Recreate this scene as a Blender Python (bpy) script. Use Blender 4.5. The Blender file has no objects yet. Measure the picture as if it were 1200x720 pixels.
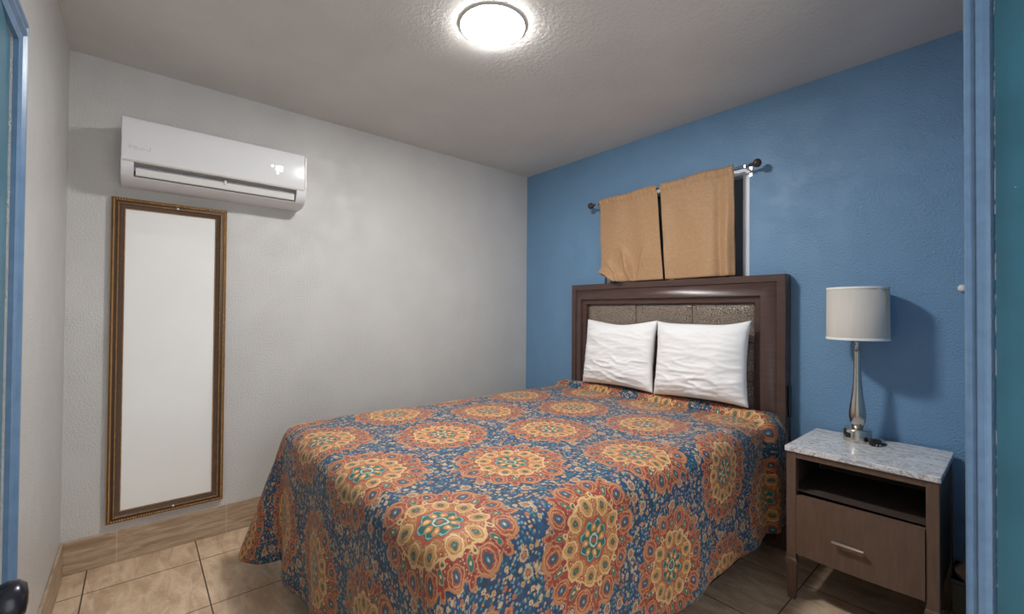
import bpy, bmesh, math, random
from mathutils import Vector, Matrix, noise
random.seed(7)
PI = math.pi
SC = bpy.context.scene
COL = SC.collection
rad = math.radians

# ------------------------------------------------------------------ camera, world, exposure
cam_d = bpy.data.cameras.new('camera')
cam = bpy.data.objects.new('camera', cam_d)
COL.objects.link(cam)
CY, CP, CR = 0.8633, 0.0120, 0.0076                       # yaw, pitch, roll
cf = Vector((-math.sin(CY)*math.cos(CP), math.cos(CY)*math.cos(CP), math.sin(CP)))
cr0 = Vector((math.cos(CY), math.sin(CY), 0)); cu0 = cr0.cross(cf)
cr = cr0*math.cos(CR) + cu0*math.sin(CR); cu = cu0*math.cos(CR) - cr0*math.sin(CR)
cam.matrix_world = Matrix(((cr.x, cu.x, -cf.x, 2.8815), (cr.y, cu.y, -cf.y, -2.6328), (cr.z, cu.z, -cf.z, 1.2324), (0, 0, 0, 1)))
cam_d.sensor_fit = 'HORIZONTAL'; cam_d.sensor_width = 36.0
cam_d.lens = 512.5*36.0/1200.0
cam_d.clip_start = 0.02
SC.camera = cam

W = bpy.data.worlds.new('world'); SC.world = W; W.use_nodes = True
W.node_tree.nodes['Background'].inputs[0].default_value = (0.97, 0.98, 1.0, 1)
W.node_tree.nodes['Background'].inputs[1].default_value = 2.2          # fill light, let in by an opening added behind the camera
SC.view_settings.view_transform = 'Standard'
SC.view_settings.look = 'None'
SC.view_settings.gamma = 1.0
SC.view_settings.use_curve_mapping = False
SC.view_settings.exposure = 0.14
SC.cycles.max_bounces = 12
SC.cycles.diffuse_bounces = 8
SC.cycles.use_denoising = True
LAMP_EMIT = 178.0                                           # the round ceiling light's diffuser
LAMP_COL = (1.0, 0.985, 0.962)

# ------------------------------------------------------------------ shader helpers
class N:
    """a socket with arithmetic"""
    def __init__(s, nt, v): s.nt = nt; s.v = v
    def _m(s, op, *a):
        n = s.nt.nodes.new('ShaderNodeMath'); n.operation = op
        for i, x in enumerate((s,)+a):
            if isinstance(x, N): s.nt.links.new(x.v, n.inputs[i])
            else: n.inputs[i].default_value = x
        return N(s.nt, n.outputs[0])
    def __add__(s, o): return s._m('ADD', o)
    __radd__ = __add__
    def __sub__(s, o): return s._m('SUBTRACT', o)
    def __rsub__(s, o): return (s*-1.0)+o
    def __mul__(s, o): return s._m('MULTIPLY', o)
    __rmul__ = __mul__
    def __truediv__(s, o): return s._m('DIVIDE', o)
    def sq(s): return s._m('MULTIPLY', s)
    def sqrt(s): return s._m('SQRT')
    def abs(s): return s._m('ABSOLUTE')
    def cos(s): return s._m('COSINE')
    def sin(s): return s._m('SINE')
    def fl(s): return s._m('FLOOR')
    def mod(s, o): return s._m('FLOORED_MODULO', o)
    def min(s, o): return s._m('MINIMUM', o)
    def max(s, o): return s._m('MAXIMUM', o)
    def lt(s, o): return s._m('LESS_THAN', o)
    def gt(s, o): return s._m('GREATER_THAN', o)
    def atan2(s, o): return s._m('ARCTAN2', o)
    def step(s, a, b, lo=0.0, hi=1.0):
        n = s.nt.nodes.new('ShaderNodeMapRange'); n.interpolation_type = 'SMOOTHSTEP'
        s.nt.links.new(s.v, n.inputs[0])
        for i, x in enumerate((a, b, lo, hi)): n.inputs[i+1].default_value = x
        return N(s.nt, n.outputs[0])

class MT:
    """a procedural material being written"""
    def __init__(s, name):
        s.m = bpy.data.materials.new(name); s.m.use_nodes = True
        s.nt = s.m.node_tree; s.b = s.nt.nodes['Principled BSDF']
    def new(s, t): return s.nt.nodes.new(t)
    def link(s, a, b): s.nt.links.new(a.v if isinstance(a, N) else a, b)
    def set(s, k, v):
        i = s.b.inputs[k]
        if isinstance(v, N): s.link(v, i)
        else: i.default_value = (tuple(v)+(1,)) if isinstance(v, (tuple, list)) and len(v) == 3 and i.type == 'RGBA' else v
        return s
    def coord(s, kind='Object', scale=(1, 1, 1)):
        t = s.new('ShaderNodeTexCoord'); mp = s.new('ShaderNodeMapping')
        s.link(t.outputs[kind], mp.inputs[0]); mp.inputs['Scale'].default_value = scale
        return mp.outputs[0]
    def xyz(s, vec):
        n = s.new('ShaderNodeSeparateXYZ'); s.link(vec, n.inputs[0])
        return [N(s.nt, o) for o in n.outputs]
    def noise(s, vec, scale, detail=3, rough=.55, dist=0):
        n = s.new('ShaderNodeTexNoise'); s.link(vec, n.inputs['Vector'])
        n.inputs['Scale'].default_value = scale; n.inputs['Detail'].default_value = detail
        n.inputs['Roughness'].default_value = rough; n.inputs['Distortion'].default_value = dist
        return N(s.nt, n.outputs[0])
    def voro(s, vec, scale, feature='F1', dim='3D', rnd=1.0):
        n = s.new('ShaderNodeTexVoronoi'); n.feature = feature; n.voronoi_dimensions = dim
        s.link(vec, n.inputs['Vector']); n.inputs['Scale'].default_value = scale; n.inputs['Randomness'].default_value = rnd
        return N(s.nt, n.outputs['Distance']), (N(s.nt, n.outputs['Color']) if 'Color' in n.outputs else None)
    def mix(s, f, a, b):
        n = s.new('ShaderNodeMix'); n.data_type = 'RGBA'
        for x, i in ((f, 0), (a, 6), (b, 7)):
            if isinstance(x, N): s.link(x, n.inputs[i])
            elif i == 0: n.inputs[0].default_value = x
            else: n.inputs[i].default_value = tuple(x)+(1,)
        return N(s.nt, n.outputs[2])
    def mul(s, col, f):
        n = s.new('ShaderNodeVectorMath'); n.operation = 'SCALE'
        s.link(col, n.inputs[0])
        if isinstance(f, N): s.link(f, n.inputs['Scale'])
        else: n.inputs['Scale'].default_value = f
        return N(s.nt, n.outputs[0])
    def rgb(s, c):
        n = s.new('ShaderNodeRGB'); n.outputs[0].default_value = tuple(c)+(1,)
        return N(s.nt, n.outputs[0])
    def bump(s, h, strength=.3, dist=.01):
        n = s.new('ShaderNodeBump'); n.inputs['Strength'].default_value = strength; n.inputs['Distance'].default_value = dist
        s.link(h, n.inputs['Height']); s.link(n.outputs[0], s.b.inputs['Normal'])
        return s

def plain(name, col, rough=.5, metal=0.0, var=.06, vscale=12, bump=0, bscale=200, spec=None, stretch=(1, 1, 1)):
    m = MT(name); v = m.coord('Object', stretch)
    nz = m.noise(v, vscale, 3)
    m.set('Base Color', m.mul(m.rgb(col), nz.step(.25, .75, 1-var, 1+var)))
    m.set('Roughness', rough); m.set('Metallic', metal)
    if spec is not None: m.set('Specular IOR Level', spec)
    if bump: m.bump(m.noise(v, bscale, 2), bump, .002)
    return m.m

def wall_paint(name, col, rough=.42, bump=.6, scale=110):
    m = MT(name); v = m.coord('Object')
    a = m.noise(v, scale, 3, .6); big = m.noise(v, 9, 2); fine = m.noise(v, 190, 2)
    h = a.step(.38, .66)*big.step(.3, .65, .35, 1.0) + fine*.22
    m.bump(h, bump, .0026)
    m.set('Base Color', m.mul(m.rgb(col), m.noise(v, 3, 2).step(.3, .7, .97, 1.03)))
    m.set('Roughness', rough)
    return m.m

M = {}
M['grey_wall'] = wall_paint('grey wall paint', (.60, .592, .575), .34)
M['blue_wall'] = wall_paint('blue wall paint', (.168, .325, .52), .40)
M['ceiling'] = wall_paint('ceiling paint', (.64, .625, .60), .6, .5, 60)
M['blue_trim'] = plain('blue gloss trim', (.135, .238, .385), .3, var=.1, vscale=25, bump=.08, bscale=40)
M['teal_door'] = plain('teal gloss door', (.035, .16, .23), .3, var=.1, vscale=6, bump=.05, bscale=30)
M['dark'] = plain('dark void', (.012, .012, .014), .8)
M['wood'] = plain('dark brown wood', (.088, .050, .042), .30, var=.16, vscale=9, bump=.05, bscale=60, stretch=(1, 1, 6))
M['night_wood'] = plain('brown veneer', (.150, .090, .062), .45, var=.12, vscale=10, stretch=(8, 8, 1))
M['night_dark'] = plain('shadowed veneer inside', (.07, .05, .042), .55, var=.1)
M['black_fabric'] = plain('black woven base cloth', (.012, .016, .018), .9, var=.3, vscale=150, bump=.4, bscale=300)
M['mattress'] = plain('mattress ticking', (.6, .58, .55), .8)
M['white_plastic'] = plain('white plastic', (.74, .74, .755), .17, var=.01, spec=.14)
M['white_vane'] = plain('white louvre plastic', (.70, .69, .66), .35, var=.02)
M['cream_plastic'] = plain('aged plastic edge', (.70, .64, .56), .3, var=.04)
M['grey_print'] = plain('grey print', (.58, .57, .58), .4, var=.02)
M['steel'] = plain('brushed nickel', (.62, .58, .52), .22, 1.0, var=.05)
M['chrome'] = plain('chrome', (.85, .83, .8), .12, 1.0, var=.02)
M['black_metal'] = plain('dark metal', (.035, .035, .045), .25, .6, var=.1)
M['bronze'] = plain('bronze brown finial', (.07, .05, .045), .45, .3, var=.3, vscale=60)
M['rod'] = plain('pale metal rod', (.6, .6, .6), .3, .9, var=.05)
M['black_rubber'] = plain('black rubber', (.015, .015, .018), .45)
M['black_bin'] = plain('black bin plastic', (.012, .02, .016), .4, var=.3, vscale=30)
M['paper'] = plain('crumpled brown paper', (.36, .2, .13), .8, var=.2, vscale=40)
M['white_dot'] = plain('white screw cap', (.8, .78, .72), .4)
M['vinyl'] = plain('white vinyl frame', (.78, .82, .88), .35, var=.02)

def m_pane():
    m = MT('window glass'); m.set('Base Color', (.55, .62, .68)); m.set('Roughness', .05)
    m.set('Transmission Weight', .9); m.set('IOR', 1.45)
    return m.m
M['glass'] = m_pane()

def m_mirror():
    m = MT('painted pale reflection'); v = m.coord('Object')
    m.set('Base Color', m.mul(m.rgb((.86, .86, .84)), m.noise(v, 2.5, 2).step(.3, .7, .985, 1.01)))  # flat pale colour painted in place of the mirror's reflection
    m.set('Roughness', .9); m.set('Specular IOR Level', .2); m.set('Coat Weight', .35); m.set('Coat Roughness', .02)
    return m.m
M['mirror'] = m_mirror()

def m_mframe():
    m = MT('brown gilt frame'); v = m.coord('Object')
    a = m.noise(v, 160, 3); b = m.noise(v, 14, 3)
    c = m.mix(a.step(.56, .7, 0, .6), (.085, .048, .028), (.26, .13, .05))
    c = m.mix(b.step(.55, .75, 0, .5), c, (.13, .08, .05))
    m.set('Base Color', c); m.set('Roughness', .45); m.set('Metallic', .25); m.bump(a, .4, .002)
    return m.m
M['mirror_frame'] = m_mframe()
M['gilt'] = plain('worn gilt', (.55, .31, .11), .4, .3, var=.35, vscale=80)
M['mframe_dark'] = plain('brown moulding', (.085, .048, .028), .4, .1, var=.25, vscale=30)

def m_tile():
    m = MT('beige floor tile'); v = m.coord('Object'); x, y, z = m.xyz(v)
    far = x.gt(1.4)
    T, U = .432, .415
    xx = (x - .24 - far*1.982)
    gx = (xx+.5*T).mod(T) - .5*T
    gy = (y+.724+.5*U).mod(U) - .5*U
    d = gx.abs().min(gy.abs())
    grout = d.step(.0016, .0036, 1, 0)
    cell = ((xx/T).fl()*12.7 + ((y+.724)/U).fl()*7.3).sin()
    st = m.coord('Object', (1, 3.2, 1))
    n1 = m.noise(st, 5, 5, .62, .6); n2 = m.noise(v, 28, 4, .6); n3 = m.noise(v, 90, 3)
    c = m.mix(n1.step(.32, .68), (.48, .325, .205), (.72, .545, .38))
    c = m.mix(n2.step(.48, .75, 0, .45), c, (.74, .57, .41))
    c = m.mix(n3.step(.56, .72, 0, .35), c, (.30, .19, .11))
    c = m.mul(c, cell.step(-1, 1, .93, 1.06))
    c = m.mix(grout, c, (.07, .05, .042))
    m.set('Base Color', c); m.set('Roughness', .34); m.bump((1.0-grout) + n2*.06, .25, .002)
    return m.m
M['tile'] = m_tile()

def m_base():
    m = MT('wood look baseboard tile'); v = m.coord('Object'); x, y, z = m.xyz(v)
    st = m.coord('Object', (1.2, 1.2, 14))
    n1 = m.noise(st, 3.5, 5, .65, .8); n2 = m.noise(st, 16, 4, .6, .5)
    c = m.mix(n1.step(.32, .68), (.30, .20, .125), (.52, .40, .28))
    c = m.mix(n2.step(.52, .72, 0, .6), c, (.24, .165, .11))
    t = x+y
    joint = ((t+2.235+.225).mod(.45) - .225).abs().step(.001, .003, .55, 0)
    c = m.mix(joint, c, (.6, .5, .4))
    m.set('Base Color', c); m.set('Roughness', .4)
    return m.m
M['base_tile'] = m_base()

def m_marble():
    m = MT('white marble'); v = m.coord('Object', (1, 1.7, 1))
    n1 = m.noise(v, 9, 5, .62, 1.6); n2 = m.noise(v, 24, 4, .6, 1.0)
    vein = (n1-.5).abs().step(0, .05, 1, 0); vein2 = (n2-.5).abs().step(0, .035, 1, 0)
    c = m.mix(vein*.8, (.82, .81, .81), (.38, .37, .38)); c = m.mix(vein2*.45, c, (.34, .32, .32))
    m.set('Base Color', c); m.set('Roughness', .16)
    return m.m
M['marble'] = m_marble()

def m_pad():
    m = MT('embossed reptile vinyl'); v = m.coord('Object', (1, 1, 1))
    d, c = m.voro(m.coord('Object', (1.0, .5, 1.3)), 72, 'DISTANCE_TO_EDGE')
    e = d.step(0, .12)
    m.set('Base Color', m.mul(m.rgb((.31, .25, .20)), e.step(0, 1, .72, 1.08))); m.set('Roughness', .30)
    m.bump(e, 1.0, .006)
    return m.m
M['pad'] = m_pad()

def m_linen(name, col, s=.15):
    m = MT(name); v = m.coord('Object')
    m.set('Base Color', m.rgb(col)); m.set('Roughness', .85); m.set('Sheen Weight', .1)
    m.bump(m.noise(v, 350, 2)*.3 + m.noise(m.coord('Object', (1, 1, 3)), 22, 3), s, .004)
    return m.m
M['pillow'] = m_linen('white cotton', (.90, .90, .91))

def m_curtain():
    m = MT('tan ribbed curtain cloth'); v = m.coord('Object'); x, y, z = m.xyz(v)
    rib = (z*900.0).sin()
    n = m.noise(v, 70, 3); n2 = m.noise(m.coord('Object', (1, 1, 14)), 40, 3)
    c = m.mix(n2.step(.35, .7), (.43, .25, .125), (.50, .305, .165))
    m.set('Base Color', m.mul(c, n.step(.3, .7, .95, 1.05))); m.set('Roughness', .62); m.set('Sheen Weight', .15)
    m.bump(rib*.5+n*.5, .15, .0015)
    return m.m
M['curtain'] = m_curtain()

def m_shade():
    m = MT('off white shade cloth'); v = m.coord('Object', (40, 40, 1))
    m.set('Base Color', m.mul(m.rgb((.66, .62, .57)), m.noise(v, 6, 2).step(.3, .7, .97, 1.02))); m.set('Roughness', .7)
    return m.m
M['shade'] = m_shade()
M['shade_trim'] = plain('white shade trim', (.85, .84, .82), .6)
M['shade_seam'] = plain('yellowed seam', (.62, .52, .3), .6)

def emit(name, col, k):
    m = MT(name); m.set('Base Color', (.8, .8, .8)); m.set('Emission Color', col); m.set('Emission Strength', k)
    return m.m
M['lamp_on'] = emit('lit diffuser', LAMP_COL, LAMP_EMIT)
M['led'] = emit('lit display', (1, 1, 1), 1.8)

def m_spread():
    """paisley medallions on navy; UV is the cloth unrolled, in metres"""
    m = MT('medallion print bedspread')
    uv = m.coord('UV')
    nzv = m.new('ShaderNodeTexNoise'); m.link(uv, nzv.inputs['Vector']); nzv.inputs['Scale'].default_value = 60; nzv.inputs['Detail'].default_value = 1
    ofs = m.new('ShaderNodeVectorMath'); ofs.operation = 'SUBTRACT'; m.link(nzv.outputs['Color'], ofs.inputs[0]); ofs.inputs[1].default_value = (.5, .5, .5)
    scl = m.new('ShaderNodeVectorMath'); scl.operation = 'SCALE'; m.link(ofs.outputs[0], scl.inputs[0]); scl.inputs['Scale'].default_value = .014
    add = m.new('ShaderNodeVectorMath'); m.link(uv, add.inputs[0]); m.link(scl.outputs[0], add.inputs[1])
    vec = add.outputs[0]
    u, v, _ = m.xyz(vec)
    DX, DY = .463, .43
    row = ((v+.755)/DY+.5).fl()
    dv = (v+.755) - row*DY
    uo = u - .765 - row.mod(2.0)*(DX/2)
    du = (uo+DX/2).mod(DX) - DX/2
    r = (du.sq()+dv.sq()).sqrt()
    th = dv.atan2(du) + PI
    def rep(n, ph=0.0):
        a = 2*PI/n
        t = (th+ph).mod(a) - a/2
        return r*t.cos(), r*t.sin()
    def ring(d, rr, w, soft=.0016):
        return (d-rr).abs().step(w, w+soft, 1, 0)
    def disc(d, rr, soft=.0016):
        return d.step(rr-soft, rr, 1, 0)
        # --- ground with sprinkled small flowers and leaves
    d1, c1 = m.voro(uv, 78, dim='2D'); d2, c2 = m.voro(uv, 34, dim='2D'); d3, c3 = m.voro(uv, 13, dim='2D', rnd=.8)
    r1, g1, b1 = m.xyz(c1.v); r2, g2, b2 = m.xyz(c2.v); r3, g3, b3 = m.xyz(c3.v)
    wob = m.noise(uv, 240, 2)
    base = m.mix(m.noise(uv, 35, 3).step(.35, .65), (.017, .043, .094), (.031, .074, .160))
    dab = m.mix(r1.gt(.34), (.05, .20, .20), m.mix(r1.gt(.58), (.16, .29, .36), m.mix(r1.gt(.74), (.48, .21, .10), (.50, .36, .21))))
    col = m.mix((d1+(wob-.5)*.35).step(.27, .36, 1, 0)*g1.gt(.18), base, dab)
    fl2 = m.mix(r2.gt(.5), (.46, .30, .15), m.mix(r2.gt(.7), (.42, .15, .07), (.55, .41, .25)))
    col = m.mix((d2+(wob-.5)*.4).step(.22, .28, 1, 0)*g2.gt(.38), col, fl2)
    col = m.mix((d2+(wob-.5)*.2).step(.05, .08, 1, 0)*g2.gt(.6), col, (.20, .06, .03))
    pet = (d3+(wob-.5)*.25)
    col = m.mix(pet.step(.20, .235, 1, 0)*g3.gt(.45), col, (.55, .40, .23))
    col = m.mix(pet.step(.13, .15, 1, 0)*g3.gt(.45), col, (.10, .12, .16))
    col = m.mix(pet.step(.085, .1, 1, 0)*g3.gt(.45), col, (.50, .17, .06))
    # --- medallion, outer band of eyes
    ex, ey = rep(10)
    idx = (th/(2*PI/10)).fl()
    fac = (idx*2.4+row*1.7).sin()*.13 + 1.0
    de = (((ex-.163)/1.0).sq() + ey.sq()).sqrt()/fac
    fx, fy = rep(10, PI/10)
    df = (((fx-.187)/1.7).sq() + fy.sq()).sqrt()
    outer = (r-.183).min(de-.0385).min(df-.014)
    TAN, RED = (.46, .21, .09), (.40, .062, .04)
    inside = outer.step(-.0012, .0008, 1, 0)
    d4, c4 = m.voro(uv, 125, dim='2D'); r4, g4, b4 = m.xyz(c4.v)
    red = m.mix(m.noise(uv, 110, 3).step(.4, .62), (.22, .032, .030), (.40, .08, .045))
    red = m.mix(d4.step(.25, .35, 1, 0)*r4.gt(.72), red, (.60, .34, .17))
    red = m.mix(d4.step(.25, .35, 1, 0)*g4.gt(.85), red, (.04, .10, .11))
    col = m.mix(inside, col, red)
    col = m.mix(ring(outer, -.0035, .0017), col, TAN)
    col = m.mix(disc(de, .0315), col, m.mix(m.noise(uv, 160, 2).step(.42, .6), (.25, .04, .03), (.42, .105, .05)))
    col = m.mix(ring(de, .0300, .0013), col, (.52, .26, .115))
    dl_ = (((ex-.163)/1.35).sq() + ey.sq()).sqrt()/fac
    col = m.mix(ring(dl_, .0175, .001), col, (.50, .25, .115))
    col = m.mix(disc(dl_, .0125), col, (.04, .085, .12))
    col = m.mix(disc(dl_, .006), col, (.12, .20, .24))
    col = m.mix(disc(dl_, .003), col, (.60, .50, .40))
    gx, gy = rep(10, PI/10)
    dg = (((gx-.148)/2.2).sq() + gy.sq()).sqrt()
    col = m.mix(disc(dg, .0105), col, TAN)
    col = m.mix(disc(dg, .0085), col, (.03, .15, .11))
    col = m.mix(disc(dg, .0035), col, (.66, .48, .26))
    # --- inner band, cream edged ovals on gold
    ix, iy = rep(9, .2)
    di = (((ix-.097)/1.2).sq() + iy.sq()).sqrt()
    jx, jy = rep(9, .2+PI/9)
    dt = (((jx-.124)/1.5).sq() + jy.sq()).sqrt()
    inner = (r-.117).min(di-.026).min(dt-.008)
    CREAM = (.66, .43, .20)
    col = m.mix(inner.step(-.001, .001, 1, 0), col, m.mix(m.noise(uv, 120, 2).step(.4, .62), (.36, .13, .05), (.52, .25, .095)))
    col = m.mix(d4.step(.2, .3, 1, 0)*r4.gt(.7)*inner.lt(-.004), col, (.62, .40, .18))
    col = m.mix(ring(inner, -.002, .0018), col, CREAM)
    col = m.mix(disc(di, .0225), col, (.42, .19, .06))
    col = m.mix(ring(di, .0210, .0016), col, CREAM)
    col = m.mix(ring(di, .0145, .0007), col, (.56, .33, .13))
    dj = (((ix-.099)/1.3).sq() + iy.sq()).sqrt()
    col = m.mix(disc(dj, .0088), col, (.05, .10, .085))
    col = m.mix(disc(dj, .004), col, (.14, .20, .14))
    dk = (((jx-.104)).sq() + jy.sq()).sqrt()
    col = m.mix(disc(dk, .0065), col, (.30, .05, .035))
    col = m.mix(disc(dk, .0035), col, CREAM)
    dm = (((jx-.126)).sq() + jy.sq()).sqrt()
    col = m.mix(disc(dm, .0050), col, (.05, .12, .12))
    # --- centre rosette
    lob = (th*8.0).cos()*.005
    rc = r+lob
    col = m.mix(disc(rc, .0665), col, (.44, .085, .045))
    col = m.mix(disc(rc, .0575), col, (.022, .125, .10))
    col = m.mix(ring(rc, .052, .0012), col, (.22, .42, .36))
    ox, oy = rep(8, PI/8)
    do = (((ox-.036)/1.3).sq() + oy.sq()).sqrt()
    col = m.mix(disc(do, .0105), col, (.54, .22, .07))
    col = m.mix(disc(do, .005), col, (.76, .50, .22))
    col = m.mix(ring(r, .0175, .002), col, (.45, .52, .42))
    col = m.mix(disc(r, .009), col, (.40, .10, .05))
    weave = m.noise(uv, 420, 2).step(.3, .7, .82, 1.15)
    m.set('Base Color', m.mul(col, weave)); m.set('Roughness', .6); m.set('Sheen Weight', .12); m.set('Sheen Roughness', .4)
    q = m.noise(uv, 26, 3); q2 = m.noise(uv, 300, 2)
    m.bump(q+q2*.25, .35, .006)
    return m.m
M['spread'] = m_spread()

# ------------------------------------------------------------------ mesh helpers
def obj(name, bm, mat, parent=None, smooth=False, bevel=0.0, auto=None):
    me = bpy.data.meshes.new(name)
    bmesh.ops.recalc_face_normals(bm, faces=bm.faces[:])
    bm.to_mesh(me); bm.free()
    o = bpy.data.objects.new(name, me); COL.objects.link(o)
    me.materials.append(M[mat] if isinstance(mat, str) else mat)
    if parent: o.parent = parent
    if smooth or auto:
        for p in me.polygons: p.use_smooth = True
    if auto:
        lim = rad(auto); b2 = bmesh.new(); b2.from_mesh(me)
        for e in b2.edges:
            if len(e.link_faces) == 2 and e.calc_face_angle(0) > lim: e.smooth = False
        b2.to_mesh(me); b2.free()
    if bevel:
        md = o.modifiers.new('bevel', 'BEVEL'); md.width = bevel; md.segments = 2; md.limit_method = 'ANGLE'; md.angle_limit = rad(40)
    return o

def thing(name, label, cat, loc=(0, 0, 0), rz=0.0, group=None):
    o = bpy.data.objects.new(name, None); COL.objects.link(o); o.empty_display_size = .1
    o.location = loc; o.rotation_euler = (0, 0, rz); o['label'] = label; o['category'] = cat
    if group: o['group'] = group
    return o

def tag(o, label, cat, group=None):
    o['label'] = label; o['category'] = cat
    if group: o['group'] = group
    return o

def struct(o):
    o['kind'] = 'structure'; return o

def add_box(bm, x0, x1, y0, y1, z0, z1):
    vs = [bm.verts.new((x, y, z)) for x in (x0, x1) for y in (y0, y1) for z in (z0, z1)]
    for f in ((0, 1, 3, 2), (4, 6, 7, 5), (0, 4, 5, 1), (2, 3, 7, 6), (0, 2, 6, 4), (1, 5, 7, 3)):
        bm.faces.new([vs[i] for i in f])
    return vs

def boxes(*bs):
    bm = bmesh.new()
    for b in bs: add_box(bm, *b)
    return bm

def add_lathe(bm, prof, n=32, c=(0, 0, 0), ax='z', cap=True):
    rings = []
    for r, h in prof:
        ring = []
        for i in range(n):
            a = 2*PI*i/n; p = (r*math.cos(a), r*math.sin(a), h)
            if ax == 'x': p = (p[2], p[0], p[1])
            elif ax == 'y': p = (p[0], p[2], p[1])
            ring.append(bm.verts.new((p[0]+c[0], p[1]+c[1], p[2]+c[2])))
        rings.append(ring)
    for a, b in zip(rings, rings[1:]):
        for i in range(n): bm.faces.new((a[i], a[(i+1) % n], b[(i+1) % n], b[i]))
    if cap:
        bm.faces.new(rings[0][::-1]); bm.faces.new(rings[-1])
    return bm

def lathe(prof, n=32, c=(0, 0, 0), ax='z', cap=True): return add_lathe(bmesh.new(), prof, n, c, ax, cap)

def add_tube(bm, pts, r, n=10):
    pts = [Vector(p) for p in pts]; rings = []
    for i, p in enumerate(pts):
        t = (pts[min(i+1, len(pts)-1)]-pts[max(i-1, 0)]).normalized()
        a = t.cross(Vector((0, 0, 1)))
        if a.length < 1e-3: a = t.cross(Vector((0, 1, 0)))
        a.normalize(); b = t.cross(a)
        rr = r[i] if isinstance(r, (list, tuple)) else r
        rings.append([bm.verts.new(p+a*rr*math.cos(2*PI*k/n)+b*rr*math.sin(2*PI*k/n)) for k in range(n)])
    for q, w in zip(rings, rings[1:]):
        for k in range(n): bm.faces.new((q[k], q[(k+1) % n], w[(k+1) % n], w[k]))
    bm.faces.new(rings[0][::-1]); bm.faces.new(rings[-1])
    return bm

def tube(pts, r, n=10): return add_tube(bmesh.new(), pts, r, n)

def prism(bm, poly, ax, a0, a1):
    """poly in the two other axes, extruded along ax"""
    def P(p, t): return {'x': (t, p[0], p[1]), 'y': (p[0], t, p[1]), 'z': (p[0], p[1], t)}[ax]
    A = [bm.verts.new(P(p, a0)) for p in poly]; B = [bm.verts.new(P(p, a1)) for p in poly]
    k = len(poly)
    for i in range(k): bm.faces.new((A[i], A[(i+1) % k], B[(i+1) % k], B[i]))
    bm.faces.new(A[::-1]); bm.faces.new(B)
    return bm

def frame_loop(bm, prof, a0, a1, b0, b1, P, closed=True):
    """mitred rectangular frame; prof = [(inset from outer edge, height off wall)], P maps (a, b, h) to 3D"""
    loops = []
    for ins, h in prof:
        loops.append([bm.verts.new(P(*q)) for q in ((a0+ins, b0+ins, h), (a1-ins, b0+ins, h), (a1-ins, b1-ins, h), (a0+ins, b1-ins, h))])
    n = len(loops)
    for i in range(n if closed else n-1):
        A, B = loops[i], loops[(i+1) % n]
        for k in range(4): bm.faces.new((A[k], A[(k+1) % 4], B[(k+1) % 4], B[k]))
    return bm

def grid_mesh(nu, nv, f, uvf=None):
    bm = bmesh.new(); uvl = bm.loops.layers.uv.new('UVMap') if uvf else None
    V = [[bm.verts.new(f(i, j)) for j in range(nv+1)] for i in range(nu+1)]
    for i in range(nu):
        for j in range(nv):
            fc = bm.faces.new((V[i][j], V[i+1][j], V[i+1][j+1], V[i][j+1]))
            if uvf:
                for lp, (a, b) in zip(fc.loops, ((i, j), (i+1, j), (i+1, j+1), (i, j+1))): lp[uvl].uv = uvf(a, b)
    return bm

def nz(x, y, z=0.0): return noise.noise(Vector((x, y, z)))

# ------------------------------------------------------------------ the room
HC, YF, XR, T = 2.44, -2.89, 3.75, .12
PX, PY = 2.792, -1.10                                     # the closet corner beside the nightstand
struct(obj('floor', boxes((-T, XR+T, YF-T, T, -.1, 0)), 'tile'))
struct(obj('ceiling', boxes((-T, XR+T, YF-T, T, HC, HC+.1)), 'ceiling'))
struct(obj('wall_left', boxes((-T, 0, YF-T, T, 0, HC)), 'grey_wall'))
WX0, WX1, WZ0, WZ1 = .865, 1.873, 1.36, 2.075              # the window opening
struct(obj('wall_back', boxes((0, WX0, 0, T, 0, HC), (WX1, XR, 0, T, 0, HC), (WX0, WX1, 0, T, 0, WZ0), (WX0, WX1, 0, T, WZ1, HC)), 'blue_wall'))
DX0, DX1, DZ = 1.17, 1.99, 1.94                            # the door opening beside the camera
struct(obj('wall_front', boxes((0, DX0, YF-T, YF, 0, HC), (DX1, XR, YF-T, YF, 0, HC), (DX0, DX1, YF-T, YF, DZ, HC)), 'grey_wall'))
EY0, EY1, EZ = -2.80, -1.35, 2.12                          # opening added in the unseen wall to let fill light in
struct(obj('wall_right', boxes((XR, XR+T, YF-T, EY0, 0, HC), (XR, XR+T, EY1, T, 0, HC), (XR, XR+T, EY0, EY1, EZ, HC)), 'grey_wall'))
struct(obj('wall_partition', boxes((PX, XR, PY, 0, 0, HC)), 'blue_wall'))

BH, BT = .155, .011
struct(obj('baseboard_left', boxes((0, BT, YF, 0, 0, BH)), 'base_tile', bevel=.003))
struct(obj('baseboard_front', boxes((BT, DX0-.085, YF, YF+BT, 0, BH), (DX1+.085, XR, YF, YF+BT, 0, BH)), 'base_tile', bevel=.003))
struct(obj('baseboard_back', boxes((BT, PX, -BT, 0, 0, BH)), 'base_tile', bevel=.003))

# window behind the curtains
wf = bmesh.new()
frame_loop(wf, [(0, 0), (0, .050), (.006, .054), (.040, .054), (.045, .03), (.045, 0)], WX0, WX1, WZ0, WZ1, lambda a, b, h: (a, .065-h, b))
add_box(wf, (WX0+WX1)/2-.018, (WX0+WX1)/2+.018, .036, .065, WZ0+.05, WZ1-.05)
wroot = struct(obj('window_1', wf, 'vinyl'))
struct(obj('pane', boxes((WX0+.05, WX1-.05, .046, .052, WZ0+.05, WZ1-.05)), 'glass', wroot))
struct(obj('backing', boxes((WX0, WX1, .075, .085, WZ0, WZ1)), 'vinyl', wroot))

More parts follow.
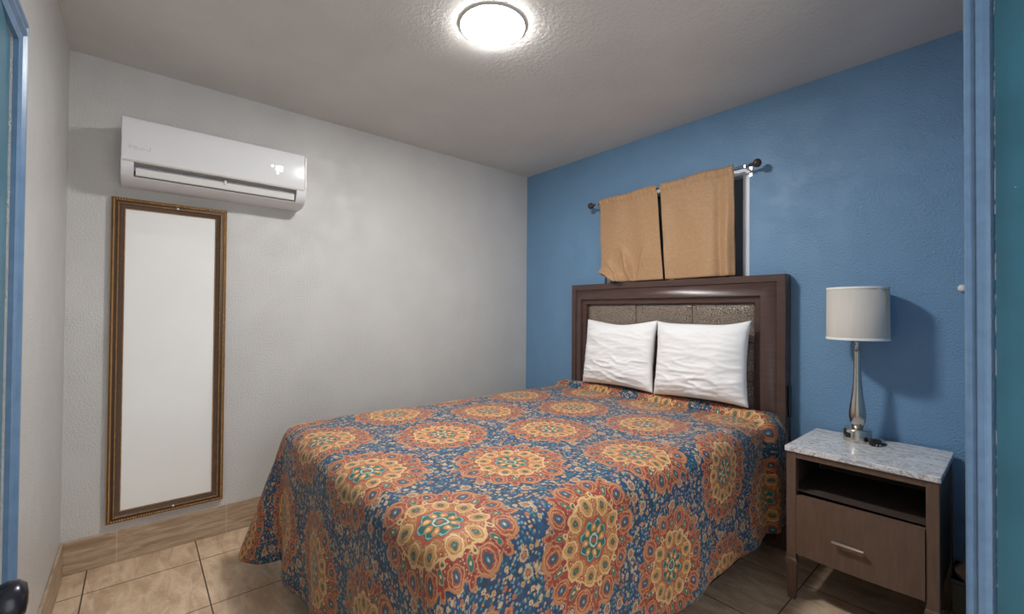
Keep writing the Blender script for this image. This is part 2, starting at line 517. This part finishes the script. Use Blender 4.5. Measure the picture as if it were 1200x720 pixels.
# painted door with moulded casing in the front wall
def casing_profile(w):
    return [(0, 0), (0, .011), (.006, .017), (.018, .018), (.024, .012), (.034, .013), (.040, .020), (.058, .022), (.064, .015), (w-.008, .013), (w, .010), (w, 0)]
def casing(x0, x1, ztop, w, P):
    """left jamb, head and right jamb with mitred corners; P maps (a, z, h)"""
    bm = bmesh.new(); prof = casing_profile(w); L = []
    for ins, h in prof:
        L.append([bm.verts.new(P(*q)) for q in ((x0-w+ins, 0, h), (x0-w+ins, ztop+w-ins, h), (x1+w-ins, ztop+w-ins, h), (x1+w-ins, 0, h))])
    for A, B in zip(L, L[1:]+L[:1]):
        for k in range(3): bm.faces.new((A[k], A[k+1], B[k+1], B[k]))
    bm.faces.new([l[0] for l in L]); bm.faces.new([l[3] for l in L][::-1])
    return bm
dl = struct(obj('door_1', casing(DX0, DX1, DZ, .082, lambda a, z, h: (a, YF+h, z)), 'blue_trim'))
leaf = bmesh.new(); add_box(leaf, 0, DX1-DX0-.006, -.036, 0, .008, DZ-.004)
lf = struct(obj('door_leaf', leaf, 'teal_door', dl, bevel=.003)); lf.location = (DX0+.003, YF-.004, 0); lf.rotation_euler = (0, 0, rad(4.2))
struct(obj('door_backing', boxes((DX0-.02, DX1+.02, YF-T-.03, YF-T-.01, 0, DZ+.02)), 'dark', dl))  # added dark sheet, stops outside light leaking past the ajar leaf
kn = lathe([(.03, 0), (.032, .004), (.026, .009), (.012, .013), (.0115, .040), (.016, .046), (.026, .054), (.030, .066), (.0285, .078), (.021, .086), (.008, .088)], 28, ax='y')
ko = struct(obj('door_knob', kn, 'black_metal', lf, smooth=True)); ko.location = (.745, 0, .800)

# closet door with moulded casing, seen at the right edge
dr = bmesh.new(); prof = [(0, 0), (0, .010), (.004, .016), (.010, .017), (.013, .012), (.019, .012), (.022, .018), (.032, .019), (.036, .012), (.043, .010), (.043, 0)]
cw = .046; cx0 = 2.789
L = []
for ins, h in prof:
    L.append([dr.verts.new(q) for q in ((cx0+ins, PY-h, 0), (cx0+ins, PY-h, 2.14-ins), (XR-.02-ins, PY-h, 2.14-ins), (XR-.02-ins, PY-h, 0))])
for A, B in zip(L, L[1:]+L[:1]):
    for k in range(3): dr.faces.new((A[k], A[k+1], B[k+1], B[k]))
dr.faces.new([l[0] for l in L]); dr.faces.new([l[3] for l in L][::-1])
d2 = struct(obj('door_2', dr, 'blue_trim'))
def m_dleaf():
    m = MT('teal door with paint chips'); v = m.coord('Object'); x, y, z = m.xyz(v)
    edge = (x-(cx0+.049)).abs().step(.0005, .0035, 1, 0)
    chips = m.noise(m.coord('Object', (1, 1, .35)), 90, 3).step(.52, .6)*edge
    spots, _ = m.voro(v, 26); sp = spots.step(.05, .075, 1, 0)*m.noise(v, 8, 1).step(.5, .6)*z.gt(1.3)
    c = m.mul(m.rgb((.030, .135, .20)), m.noise(v, 5, 3).step(.3, .7, .9, 1.1))
    c = m.mix(chips.max(sp*.7), c, (.45, .50, .58))
    m.set('Base Color', c); m.set('Roughness', .3)
    return m.m
struct(obj('door_leaf', boxes((cx0+.049, XR-.07, PY-.0075, PY, .008, 2.085)), m_dleaf(), d2, bevel=.002))

bump_ = lathe([(.013, 0), (.015, .006), (.0145, .014), (.010, .019), (.003, .021)], 20, ax='y')
for v_ in bump_.verts: v_.co.y = -v_.co.y
o = obj('wall_bumper', bump_, 'white_dot', None, smooth=True); o.location = (2.716, 0, 1.348)
tag(o, 'small off-white round bumper on the blue wall right of the lamp', 'bumper')

# ------------------------------------------------------------------ ceiling light
t = thing('ceiling_light', 'round white ceiling light switched on, above the bed', 'ceiling light', (1.432, -1.512, HC))
obj('trim_ring', lathe([(.1355, 0), (.1362, -.002), (.1358, -.006), (.1350, -.0072), (.1342, -.0065), (.134, 0)], 56, cap=False), 'white_plastic', t, smooth=True)
obj('diffuser', lathe([(.1335, -.006), (.1325, -.0085), (.124, -.0135), (.09, -.018), (.03, -.020)], 56), 'lamp_on', t, smooth=True)

# ------------------------------------------------------------------ air conditioner
t = thing('air_conditioner', 'white wall-mounted split air conditioner above the framed mirror', 'air conditioner', (0, 0, 0))
y0, y1 = -2.702, -1.905
full = [(0, 2.125), (.165, 2.125), (.186, 2.119), (.196, 2.108), (.199, 2.06), (.201, 1.97), (.200, 1.93), (.196, 1.90), (.183, 1.872), (.160, 1.852), (.125, 1.838), (.06, 1.832), (0, 1.835)]
midp = [(0, 2.125), (.165, 2.125), (.186, 2.119), (.196, 2.108), (.199, 2.06), (.201, 1.97), (.199, 1.926), (.150, 1.921), (.105, 1.915), (.098, 1.880), (.135, 1.868), (.166, 1.857), (.160, 1.852), (.125, 1.838), (.06, 1.832), (0, 1.835)]
bm = bmesh.new()
prism(bm, full, 'y', y0, y0+.045); prism(bm, midp, 'y', y0+.045, y1-.05); prism(bm, full, 'y', y1-.05, y1)
obj('casing', bm, 'white_plastic', t, auto=35)
# front panel with softly rounded face
fp = [(.199, 2.121), (.204, 2.112), (.2065, 2.06), (.2085, 1.98), (.2075, 1.94), (.204, 1.9255), (.198, 1.9235), (.19, 1.93), (.19, 2.118)]
obj('front_panel', prism(bmesh.new(), fp, 'y', y0+.003, y1-.012), 'white_plastic', t, auto=35)
obj('edge_strip', boxes((.193, .2055, y1-.010, y1, 1.93, 2.112)), 'cream_plastic', t, bevel=.003)
obj('panel_lip', prism(bmesh.new(), [(.192, 1.9225), (.203, 1.9235), (.204, 1.9195), (.192, 1.918)], 'y', y0+.008, y1-.012), 'cream_plastic', t)
obj('outlet_cavity', boxes((.099, .102, y0+.046, y1-.051, 1.881, 1.915)), 'dark', t)
lv = prism(bmesh.new(), [(.176, 1.898), (.179, 1.896), (.172, 1.866), (.166, 1.862), (.163, 1.864), (.168, 1.868)], 'y', y0+.052, y1-.057)
obj('louver', lv, 'white_vane', t, bevel=.001)
obj('upper_vane', prism(bmesh.new(), [(.150, 1.908), (.168, 1.905), (.169, 1.902), (.150, 1.903)], 'y', y0+.05, y1-.055), 'grey_print', t)
for k in range(1, 8):
    yy = y0+.05+(y1-y0-.1)*k/8
    obj('guide_fin', boxes((.160, .180, yy-.0015, yy+.0015, 1.892, 1.904)), 'grey_print', t)
obj('louver_pivot', boxes((.150, .184, -2.300, -2.290, 1.885, 1.908)), 'white_vane', t, bevel=.002)
# faint maker's mark, too small in the photograph to read
bm = bmesh.new(); yy = y0+.028; zz = 1.9765
for wdt, h0, h1 in ((.004, 0, .020), (.010, .008, .012), (.004, 0, .016), (.004, 0, .012), (.009, 0, .004), (.004, 0, .012), (.009, .004, .008), (.009, 0, .004), (.004, 0, .020)):
    add_box(bm, .2078, .2094, yy, yy+wdt, zz+h0, zz+h1); yy += wdt+.0025
obj('logo', bm, 'grey_print', t)
# lit display: two digits and small indicator dots
def seg(bm, y, z, w, h, on):
    s = .0035
    R = {'a': (y, y+w, z+h-s, z+h), 'd': (y, y+w, z, z+s), 'g': (y, y+w, z+h/2-s/2, z+h/2+s/2), 'f': (y, y+s, z+h/2, z+h), 'e': (y, y+s, z, z+h/2), 'b': (y+w-s, y+w, z+h/2, z+h), 'c': (y+w-s, y+w, z, z+h/2)}
    for k in on: add_box(bm, .2070, .2086, R[k][0], R[k][1], R[k][2], R[k][3])
for yy, on in ((-2.066, 'abged'), (-2.046, 'abcdefg')):
    bm = bmesh.new(); seg(bm, yy, 2.005, .014, .026, on); obj('display_digit', bm, 'led', t)
for yy, zz, rr in ((-2.082, 2.026, .006), (-2.056, 1.992, .006), (-1.937, 2.034, .006)): obj('indicator_light', lathe([(rr, .2065), (rr, .2086)], 14, (0, yy, zz), 'x'), 'led', t)

# ------------------------------------------------------------------ framed mirror
t = thing('wall_mirror', 'tall narrow mirror in brown and gilt frame below the air conditioner', 'mirror', (0, 0, 0))
my0, my1, mz0, mz1 = -2.737, -2.266, .197, 1.779
PM = lambda a, b, h: (h, a, b)
bm = frame_loop(bmesh.new(), [(0, .001), (0, .020), (.003, .026), (.008, .028), (.013, .024), (.016, .024), (.022, .031), (.028, .032), (.033, .026), (.038, .024), (.046, .019), (.052, .015), (.052, .001)], my0, my1, mz0, mz1, PM)
fr = obj('frame', bm, 'mirror_frame', t, auto=50)
bm = bmesh.new()
def beads(ins, h, r, sp):
    a0, a1, b0, b1 = my0+ins, my1-ins, mz0+ins, mz1-ins
    for (p, q) in (((a0, b0), (a1, b0)), ((a1, b0), (a1, b1)), ((a1, b1), (a0, b1)), ((a0, b1), (a0, b0))):
        ln = math.hypot(q[0]-p[0], q[1]-p[1]); n = int(ln/sp)
        for k in range(n):
            f = k/n
            bmesh.ops.create_icosphere(bm, subdivisions=1, radius=r, matrix=Matrix.Translation((h, p[0]+(q[0]-p[0])*f, p[1]+(q[1]-p[1])*f)))
beads(.0012, .0215, .0044, .0095); beads(.0095, .0275, .0046, .0100); beads(.0270, .0310, .0030, .0075); beads(.0500, .0165, .0028, .0065)
obj('beading', bm, 'gilt', fr, smooth=True)
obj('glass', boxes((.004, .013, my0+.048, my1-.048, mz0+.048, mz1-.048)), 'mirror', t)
for zz in (mz1-.024, mz0+.026): obj('screw_cap', lathe([(.005, .030), (.005, .033), (.003, .0345)], 12, (0, (my0+my1)/2+.02, zz), 'x'), 'white_dot', fr)

# ------------------------------------------------------------------ bed with upholstered headboard
bed = thing('bed', 'double bed with dark wood headboard against the blue wall', 'bed', (0, 0, 0))
hx0, hx1, hz1 = .617, 2.083, 1.443
PH = lambda a, b, h: (a, -h, b)
bm = frame_loop(bmesh.new(), [(0, .012), (0, .088), (.003, .091), (.038, .091), (.041, .084), (.046, .084), (.048, .088), (.108, .117), (.112, .117), (.115, .110), (.116, .098), (.146, .096), (.148, .090), (.148, .012)], hx0, hx1, .02, hz1, PH)
add_box(bm, hx0+.12, hx1-.12, -.070, -.014, .12, hz1-.12)
hb = obj('headboard', bm, 'wood', bed, auto=40)
bm = bmesh.new()
xs = [.771, 1.178, 1.574, 1.929]; zs = [.22+.2135*k for k in range(6)]; zs[-1] = 1.291
pads = bmesh.new()
for i in range(3):
    for j in range(5):
        a0, a1, b0, b1 = xs[i]+.002, xs[i+1]-.002, zs[j]+.002, zs[j+1]-.002
        nu, nv = 14, 10
        V = []
        for p in range(nu+1):
            rowv = []
            for q_ in range(nv+1):
                s, w = p/nu, q_/nv
                e = min(1, min(s, 1-s)*(a1-a0)/.035)*1.0; g = min(1, min(w, 1-w)*(b1-b0)/.035)
                hgt = .072+.020*math.sin(e*PI/2)**.6*math.sin(g*PI/2)**.6
                rowv.append(pads.verts.new((a0+(a1-a0)*s, -hgt, b0+(b1-b0)*w)))
            V.append(rowv)
        for p in range(nu):
            for q_ in range(nv): pads.faces.new((V[p][q_], V[p+1][q_], V[p+1][q_+1], V[p][q_+1]))
obj('upholstery', pads, 'pad', hb, smooth=True)
obj('bracket', boxes((hx1, hx1+.012, -.060, -.035, .70, .86)), 'black_metal', hb, bevel=.004)
obj('box_spring', boxes((.68, 1.965, -2.03, -.13, .18, .44)), 'black_fabric', bed, bevel=.02)
obj('bed_base', boxes((.80, 1.955, -1.55, -.12, .0, .175)), 'black_fabric', bed, bevel=.01)
obj('mattress', boxes((.66, 1.985, -2.06, -.125, .442, .66)), 'mattress', bed, bevel=.05)

# bedspread: unrolled (u, v) mapped over the mattress and down three sides
def edge(s, R=.075, out=.035):
    """(sideways, down) for s metres of cloth past the start of the rounded edge"""
    q = R*PI/2
    if s <= 0: return s, 0.0
    if s < q: a = s/R; return R*math.sin(a), R*(1-math.cos(a))
    return R+out*(s-q), R+(s-q)*.998
UX0, UX1, VY0, VY1 = .655, 1.985, -2.045, -.055
AL, AR, B = .60, .575, .655                               # cloth past left, right and foot edges
NU, NV = 132, 138
TOP = .697
us = [UX0-AL+(UX1-UX0+AL+AR)*i/NU for i in range(NU+1)]
vs = [VY0-B+(VY1-VY0+B)*j/NV for j in range(NV+1)]
def cloth(u, v):
    """position and print coordinate of the cloth point"""
    a = UX0-u if u < UX0 else (u-UX1 if u > UX1 else 0.0); left = u < UX0
    b = VY0-v if v < VY0 else 0.0
    bx, by = min(max(u, UX0), UX1), max(v, VY0)
    if a <= 0 and b <= 0: return Vector((u, v, TOP)), (u, v)
    A = AL if left else AR; sx = -1 if left else 1
    if b <= 0: phi, r = 0.0, a
    elif a <= 0: phi, r = PI/2, b
    else:
        p, q = a/A, b/B
        if p >= q: phi = PI/4*q/p
        else: phi = PI/2-PI/4*p/q
        m = max(p, q); c2 = math.sin(2*phi)
        r = m*(A*math.cos(phi)**2+B*math.sin(phi)**2+(.035 if left else .02)*c2)
    h, d = edge(r)
    fl = math.sin(2*phi)**2 if (a > 0 and b > 0) else 0.0
    k = max(0.0, min(1.0, (d-.05)/.6))
    h += (.20 if left else .07)*fl*k
    # hanging folds along foot and left side
    if b > 0: h += k*.022*math.sin(u*15.0+1.3)*(1-fl)*(1 if a <= 0 else .6)
    if a > 0 and b <= 0: h += k*(.012*math.sin(v*11.0+.6)+.006*math.sin(v*23.0))
    return Vector((bx+sx*h*math.cos(phi), by-h*math.sin(phi), TOP-d)), (bx+sx*r*math.cos(phi), by-r*math.sin(phi))
G = [[cloth(u, v) for v in vs] for u in us]
def nrm(i, j):
    a = G[min(i+1, NU)][j][0]-G[max(i-1, 0)][j][0]; b = G[i][min(j+1, NV)][0]-G[i][max(j-1, 0)][0]
    n = a.cross(b); return n.normalized() if n.length > 1e-9 else Vector((0, 0, 1))
def sst(a, b, x):
    t_ = max(0, min(1, (x-a)/(b-a))); return t_*t_*(3-2*t_)
PP = []
for i in range(NU+1):
    rowp = []
    for j in range(NV+1):
        p, uv = G[i][j]; n = nrm(i, j)
        d = .007*nz(uv[0]*3.2, uv[1]*3.2, 1.7) + .0035*nz(uv[0]*9, uv[1]*9, 4.1)
        fe = -.235 - .05*(uv[0] > 1.9)*sst(1.9, 2.1, uv[0])         # the turned-back edge at the pillows
        d += .024*sst(fe-.004, fe+.016, uv[1]) + .016*math.exp(-((uv[1]-fe-.05)/.035)**2)
        d -= .010*math.exp(-((uv[1]-fe+.012)/.010)**2)
        q = p+n*d
        q.z = max(q.z, .012)
        rowp.append(q)
    PP.append(rowp)
bm = grid_mesh(NU, NV, lambda i, j: PP[i][j], lambda i, j: G[i][j][1])
sp = obj('bedspread', bm, 'spread', None, smooth=True)
md = sp.modifiers.new('solid', 'SOLIDIFY'); md.thickness = .010; md.offset = -1
tag(sp, 'navy bedspread printed with orange paisley medallions, draped over the bed', 'bedspread')

# pillows
def pillow(name, label, loc, w, h, th, lean, tilt, seed):
    nu, nv = 84, 66
    bm = bmesh.new()
    def P(s, t_, side):
        x, z = s*2-1, t_*2-1
        prof = max(0, (1-abs(x)**3.6))**.55*max(0, (1-abs(z)**3.6))**.55
        ear = .045*(x*x*z*z)**1.5
        X = x*w/2*(1-.025*(1-z*z)*abs(x)**4+ear)
        Z = z*h/2*(1-(.085*(1-abs(x)**1.8)+.02*math.sin(x*4+seed))*(abs(z)**5)*(1 if z > 0 else .2)+ear)
        low = .45+.55*sst(.3, -.5, z)
        rid = 1-abs(nz(x*1.5+seed, z*5.5+x*.6, seed)); rid2 = 1-abs(nz(x*2.4-seed, z*10.0-x*.9, seed+3))
        wr = (rid**4)*.012*low + (rid2**5)*.006*low + nz(x*2+seed, z*2, seed+9)*.012
        return Vector((X, side*(th/2*prof+wr*prof**.6), Z))
    F = [[bm.verts.new(P(i/nu, j/nv, -1)) for j in range(nv+1)] for i in range(nu+1)]
    Bk = [[F[i][j] if i in (0, nu) or j in (0, nv) else bm.verts.new(P(i/nu, j/nv, 1)) for j in range(nv+1)] for i in range(nu+1)]
    for i in range(nu):
        for j in range(nv):
            bm.faces.new((F[i][j], F[i+1][j], F[i+1][j+1], F[i][j+1]))
            bm.faces.new((Bk[i][j], Bk[i][j+1], Bk[i+1][j+1], Bk[i+1][j]))
    o = obj(name, bm, 'pillow', None, smooth=True)
    o.location = loc; o.rotation_euler = (rad(lean), rad(tilt), 0)
    return tag(o, label, 'pillow')
pillow('pillow', 'white pillow nearer the corner, leaning on the headboard', (1.112, -.182, .962), .54, .43, .14, -7, 0, 1.3)
pillow('pillow', 'white pillow nearer the bedside lamp, leaning on the headboard', (1.672, -.188, .967), .53, .44, .15, -7, -1.0, 5.2)

# ------------------------------------------------------------------ curtains on their rod
t = thing('curtain_rod', 'thin curtain rod with dark bronze ball finials above headboard', 'curtain rod', (0, 0, 0))
RA, RB = Vector((.815, -.075, 2.030)), Vector((1.912, -.075, 2.058))
obj('rod', tube([RA, RB], .0065, 12), 'rod', t, smooth=True)
for p, s in ((RA, -1), (RB, 1)):
    obj('finial', lathe([(.008, -.012), (.010, 0), (.007, .006), (.014, .010), (.021, .018), (.0235, .028), (.021, .039), (.013, .047), (.004, .050)] if s > 0 else [(.004, -.050), (.013, -.047), (.021, -.039), (.0235, -.028), (.021, -.018), (.014, -.010), (.007, -.006), (.010, 0), (.008, .012)], 16, tuple(p), 'x'), 'bronze', t, smooth=True)
for xx in (.850, 1.880):
    zz = RA.z+(RB.z-RA.z)*(xx-RA.x)/(RB.x-RA.x)
    bm = bmesh.new(); add_box(bm, xx-.008, xx+.008, -.003, 0, zz-.045, zz+.012)
    add_box(bm, xx-.004, xx+.004, -.078, -.002, zz-.014, zz-.008); add_box(bm, xx-.004, xx+.004, -.086, -.082, zz-.014, zz+.004)
    obj('bracket', bm, 'rod', t, bevel=.001)

def curtain(label, x0, x1, xb0, xb1, seed, curl):
    nu, nv = 60, 54
    def f(i, j):
        s, w = i/nu, j/nv                                # w: 0 top, 1 bottom
        xt = x0+(x1-x0)*s; xb = xb0+(xb1-xb0)*s
        x = xt+(xb-xt)*w
        zt = RA.z+(RB.z-RA.z)*(xt-RA.x)/(RB.x-RA.x)+.024+.004*math.sin(s*9+seed)
        z = zt+(1.450-zt)*w
        gather = math.exp(-((w-.05)/.06)**2)
        y = -.084-.010*math.exp(-((w-.04)/.03)**2)
        y -= .004*gather*math.sin(s*95+seed)+.0035*math.exp(-(w/.02)**2)*math.sin(s*70+seed*2)
        y -= .014*w*math.sin(s*7.5+seed) + .010*nz(s*4+seed, w*3, seed)
        y += .0025*math.exp(-((w-.085)/.008)**2)
        if not curl: y -= .030*w**.6*math.exp(-((s-.92)/.05)**2) - .022*w**.6*math.exp(-((s-.80)/.045)**2)
        if curl:
            # bunched lower corner resting on the headboard
            k = sst(.60, 1.0, w)
            y -= k*(.026*math.sin((s*1.0+w*.5)*17)*math.exp(-((s-.30)/.3)**2))
            for (sa, wa, sb, wb, am) in ((.36, .55, .50, 1.0, .030), (.78, .58, .60, 1.0, .026), (.10, .72, .34, 1.0, .028)):
                if w > wa:
                    q = (w-wa)/(wb-wa); y -= am*sst(0, .5, q)*math.exp(-((s-(sa+(sb-sa)*q))/.045)**2)
            c = sst(.80, 1.0, w)*sst(.36, 0.0, s)
            x += .032*c; z += .045*c*c; y -= .050*math.sin(c*PI*.8)
        return (x, min(y, -.066), z)
    o = obj('curtain', grid_mesh(nu, nv, f), 'curtain', None, smooth=True)
    md = o.modifiers.new('solid', 'SOLIDIFY'); md.thickness = .003; md.offset = 0
    return tag(o, label, 'curtain', None)
curtain('tan curtain panel nearer the corner, its lower corner rumpled on the headboard', .877, 1.337, .905, 1.392, .7, True)
curtain('tan curtain panel nearer the lamp, hanging flat beside the bright window edge', 1.361, 1.822, 1.402, 1.826, 2.9, False)

# ------------------------------------------------------------------ nightstand
NSX, NSY = 2.445, -.245
t = thing('nightstand', 'brown nightstand with white marble top and one drawer beside the bed', 'nightstand', (NSX, NSY, 0))
hw, hd = .242, .222
obj('marble_top', boxes((-hw-.004, hw+.004, -hd-.006, hd, .637, .660)), 'marble', t, bevel=.003)
for sx in (-1, 1):
    for sy in (-1, 1):
        cx, cy = sx*(hw-.019), sy*(hd-.019)
        l = obj('leg', boxes((cx-.018, cx+.018, cy-.018, cy+.018, .150, .636)), 'night_wood', t, bevel=.002)
        bm = bmesh.new(); c = [(.0205, .150), (.0225, .158), (.0225, .170), (.019, .178)]
        prev = None
        prof = [(.014, .0), (.0195, .148)] + c
        for r_, z_ in prof:
            ring = [bm.verts.new((cx+a*r_, cy+b*r_, z_)) for a, b in ((-1, -1), (1, -1), (1, 1), (-1, 1))]
            if prev:
                for k in range(4): bm.faces.new((prev[k], prev[(k+1) % 4], ring[(k+1) % 4], ring[k]))
            else: bm.faces.new(ring[::-1])
            prev = ring
        bm.faces.new(prev)
        obj('foot', bm, 'night_wood', l, bevel=.0015)
obj('apron', boxes((-hw+.036, hw-.036, -hd+.002, -hd+.020, .612, .637)), 'night_wood', t, bevel=.001)
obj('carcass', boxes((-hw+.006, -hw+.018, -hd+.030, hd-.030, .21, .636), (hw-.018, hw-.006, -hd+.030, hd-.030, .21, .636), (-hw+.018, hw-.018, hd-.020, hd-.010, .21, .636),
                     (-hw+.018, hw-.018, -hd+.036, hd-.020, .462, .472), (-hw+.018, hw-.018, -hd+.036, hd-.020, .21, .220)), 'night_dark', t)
dw = obj('drawer', bmesh.new(), 'night_wood', t)
bm = bmesh.new(); n = 20; x0, x1 = -hw+.039, hw-.039
for k in range(n):
    a, b = k/n, (k+1)/n
    P = []
    for s in (a, b):
        bow = .010*math.sin(s*PI)
        P.append((x0+(x1-x0)*s, bow))
    (xa, ba), (xb, bb) = P
    zt0, zt1 = .452+.006*a, .452+.006*b
    q = [bm.verts.new(c_) for c_ in ((xa, -hd-ba-.004, .205), (xb, -hd-bb-.004, .205), (xb, -hd-bb-.004, zt1), (xa, -hd-ba-.004, zt0),
                                     (xa, -hd+.028, .205), (xb, -hd+.028, .205), (xb, -hd+.028, zt1), (xa, -hd+.028, zt0))]
    for f in ((0, 1, 2, 3), (3, 2, 6, 7), (1, 0, 4, 5)): bm.faces.new([q[i] for i in f])
    if k == 0: bm.faces.new((q[0], q[3], q[7], q[4]))
    if k == n-1: bm.faces.new((q[1], q[5], q[6], q[2]))
bmesh.ops.remove_doubles(bm, verts=bm.verts[:], dist=1e-5)
bmesh.ops.recalc_face_normals(bm, faces=bm.faces[:])
add_box(bm, x0+.01, x1-.01, -hd+.028, hd-.05, .235, .41)
bm.to_mesh(dw.data); bm.free()
hx = -.018
bm = bmesh.new(); add_box(bm, hx-.052, hx+.052, -hd-.036, -hd-.028, .314, .323)
for s in (-1, 1): add_box(bm, hx+s*.040-.004, hx+s*.040+.004, -hd-.030, -hd-.012, .315, .322)
h_ = obj('handle', bm, 'chrome', dw, bevel=.0015); h_['label'] = 'chrome bar handle'

# ------------------------------------------------------------------ table lamp
lx, ly = 2.388, -.135
t = thing('table_lamp', 'silver table lamp with off-white drum shade on the nightstand', 'lamp', (lx, ly, .660))
obj('base', lathe([(.048, 0), (.0530, .002), (.0530, .010), (.0515, .050), (.048, .056), (.028, .058)], 40), 'steel', t, smooth=True)
obj('outlet', boxes((-.020, -.002, -.0540, -.046, .018, .040)), 'black_rubber', t).rotation_euler = (0, 0, rad(-15))
obj('body', lathe([(.017, .054), (.0205, .062), (.027, .080), (.0315, .102), (.0325, .120), (.0305, .145), (.0255, .180), (.0205, .215), (.0165, .260), (.0140, .310), (.0128, .360), (.0125, .400), (.0125, .412)], 36), 'steel', t, smooth=True)
obj('neck', lathe([(.013, .412), (.010, .416), (.0095, .440), (.0115, .444), (.0115, .454), (.006, .458), (.006, .60), (.009, .604)], 24), 'steel', t, smooth=True)
R = .116
sh = obj('lamp_shade', lathe([(R, .462), (R-.002, .694), (R-.004, .694), (R-.002, .462)], 64, cap=False), 'shade', t, smooth=True)
bm = lathe([(R+.0012, .459), (R+.0012, .470), (R-.003, .470), (R-.003, .459)], 64, cap=False)
obj('shade_trim', bm, 'shade_trim', sh, smooth=True)
obj('shade_trim', lathe([(R-.0008, .687), (R-.0008, .697), (R-.005, .697), (R-.005, .687)], 64, cap=False), 'shade_trim', sh, smooth=True)
a = rad(-18); sm = boxes((R-.001, R+.0014, -.003, .003, .470, .688)); so = obj('shade_seam', sm, 'shade_seam', sh); so.rotation_euler = (0, 0, a)
bm = bmesh.new()
for k in range(3):
    a = 2*PI*k/3+.4; add_tube(bm, [(0, 0, .60), (R*.95*math.cos(a), R*.95*math.sin(a), .672)], .0015, 6)
obj('spider', bm, 'steel', sh)
obj('cord', tube([(.049, .012, .010), (.065, .020, .008), (.085, .022, .004), (.100, .010, .004), (.098, -.004, .004), (.088, -.012, .0045), (.080, -.018, .007), (.074, -.030, .011)], .003, 8), 'black_rubber', t, smooth=True)
bm = bmesh.new(); add_box(bm, -.019, .019, -.014, .014, 0, .030)
pg = obj('plug', bm, 'black_rubber', t, bevel=.005); pg.location = (.070, -.042, .0); pg.rotation_euler = (0, 0, rad(35))
bm = bmesh.new()
for s in (-1, 1): add_box(bm, -.002+s*.006, .002+s*.006, -.026, -.010, .007, .012)
obj('prong', bm, 'chrome', pg)

# ------------------------------------------------------------------ slim bin in the gap by the closet
t = thing('wastebasket', 'slim black wastebasket with brown paper in the gap right of the nightstand', 'wastebasket', (2.741, -.215, 0))
bm = bmesh.new(); prev = None
for hwx, hwy, z_ in ((.032, .075, 0), (.040, .095, .235), (.043, .098, .238), (.043, .098, .250), (.038, .092, .250), (.030, .072, .012)):
    ring = [bm.verts.new((a*hwx, b*hwy, z_)) for a, b in ((-1, -1), (1, -1), (1, 1), (-1, 1))]
    if prev:
        for k in range(4): bm.faces.new((prev[k], prev[(k+1) % 4], ring[(k+1) % 4], ring[k]))
    else: bm.faces.new(ring[::-1])
    prev = ring
bm.faces.new(prev)
obj('bin_body', bm, 'black_bin', t, bevel=.004)
bm = bmesh.new(); bmesh.ops.create_icosphere(bm, subdivisions=3, radius=.034)
for v_ in bm.verts: v_.co = v_.co*(1+.45*nz(v_.co.x*38, v_.co.y*38, v_.co.z*38)); v_.co.y *= 1.7
for v_ in bm.verts: v_.co += Vector((0, -.01, .252))
obj('waste_paper', bm, 'paper', t)
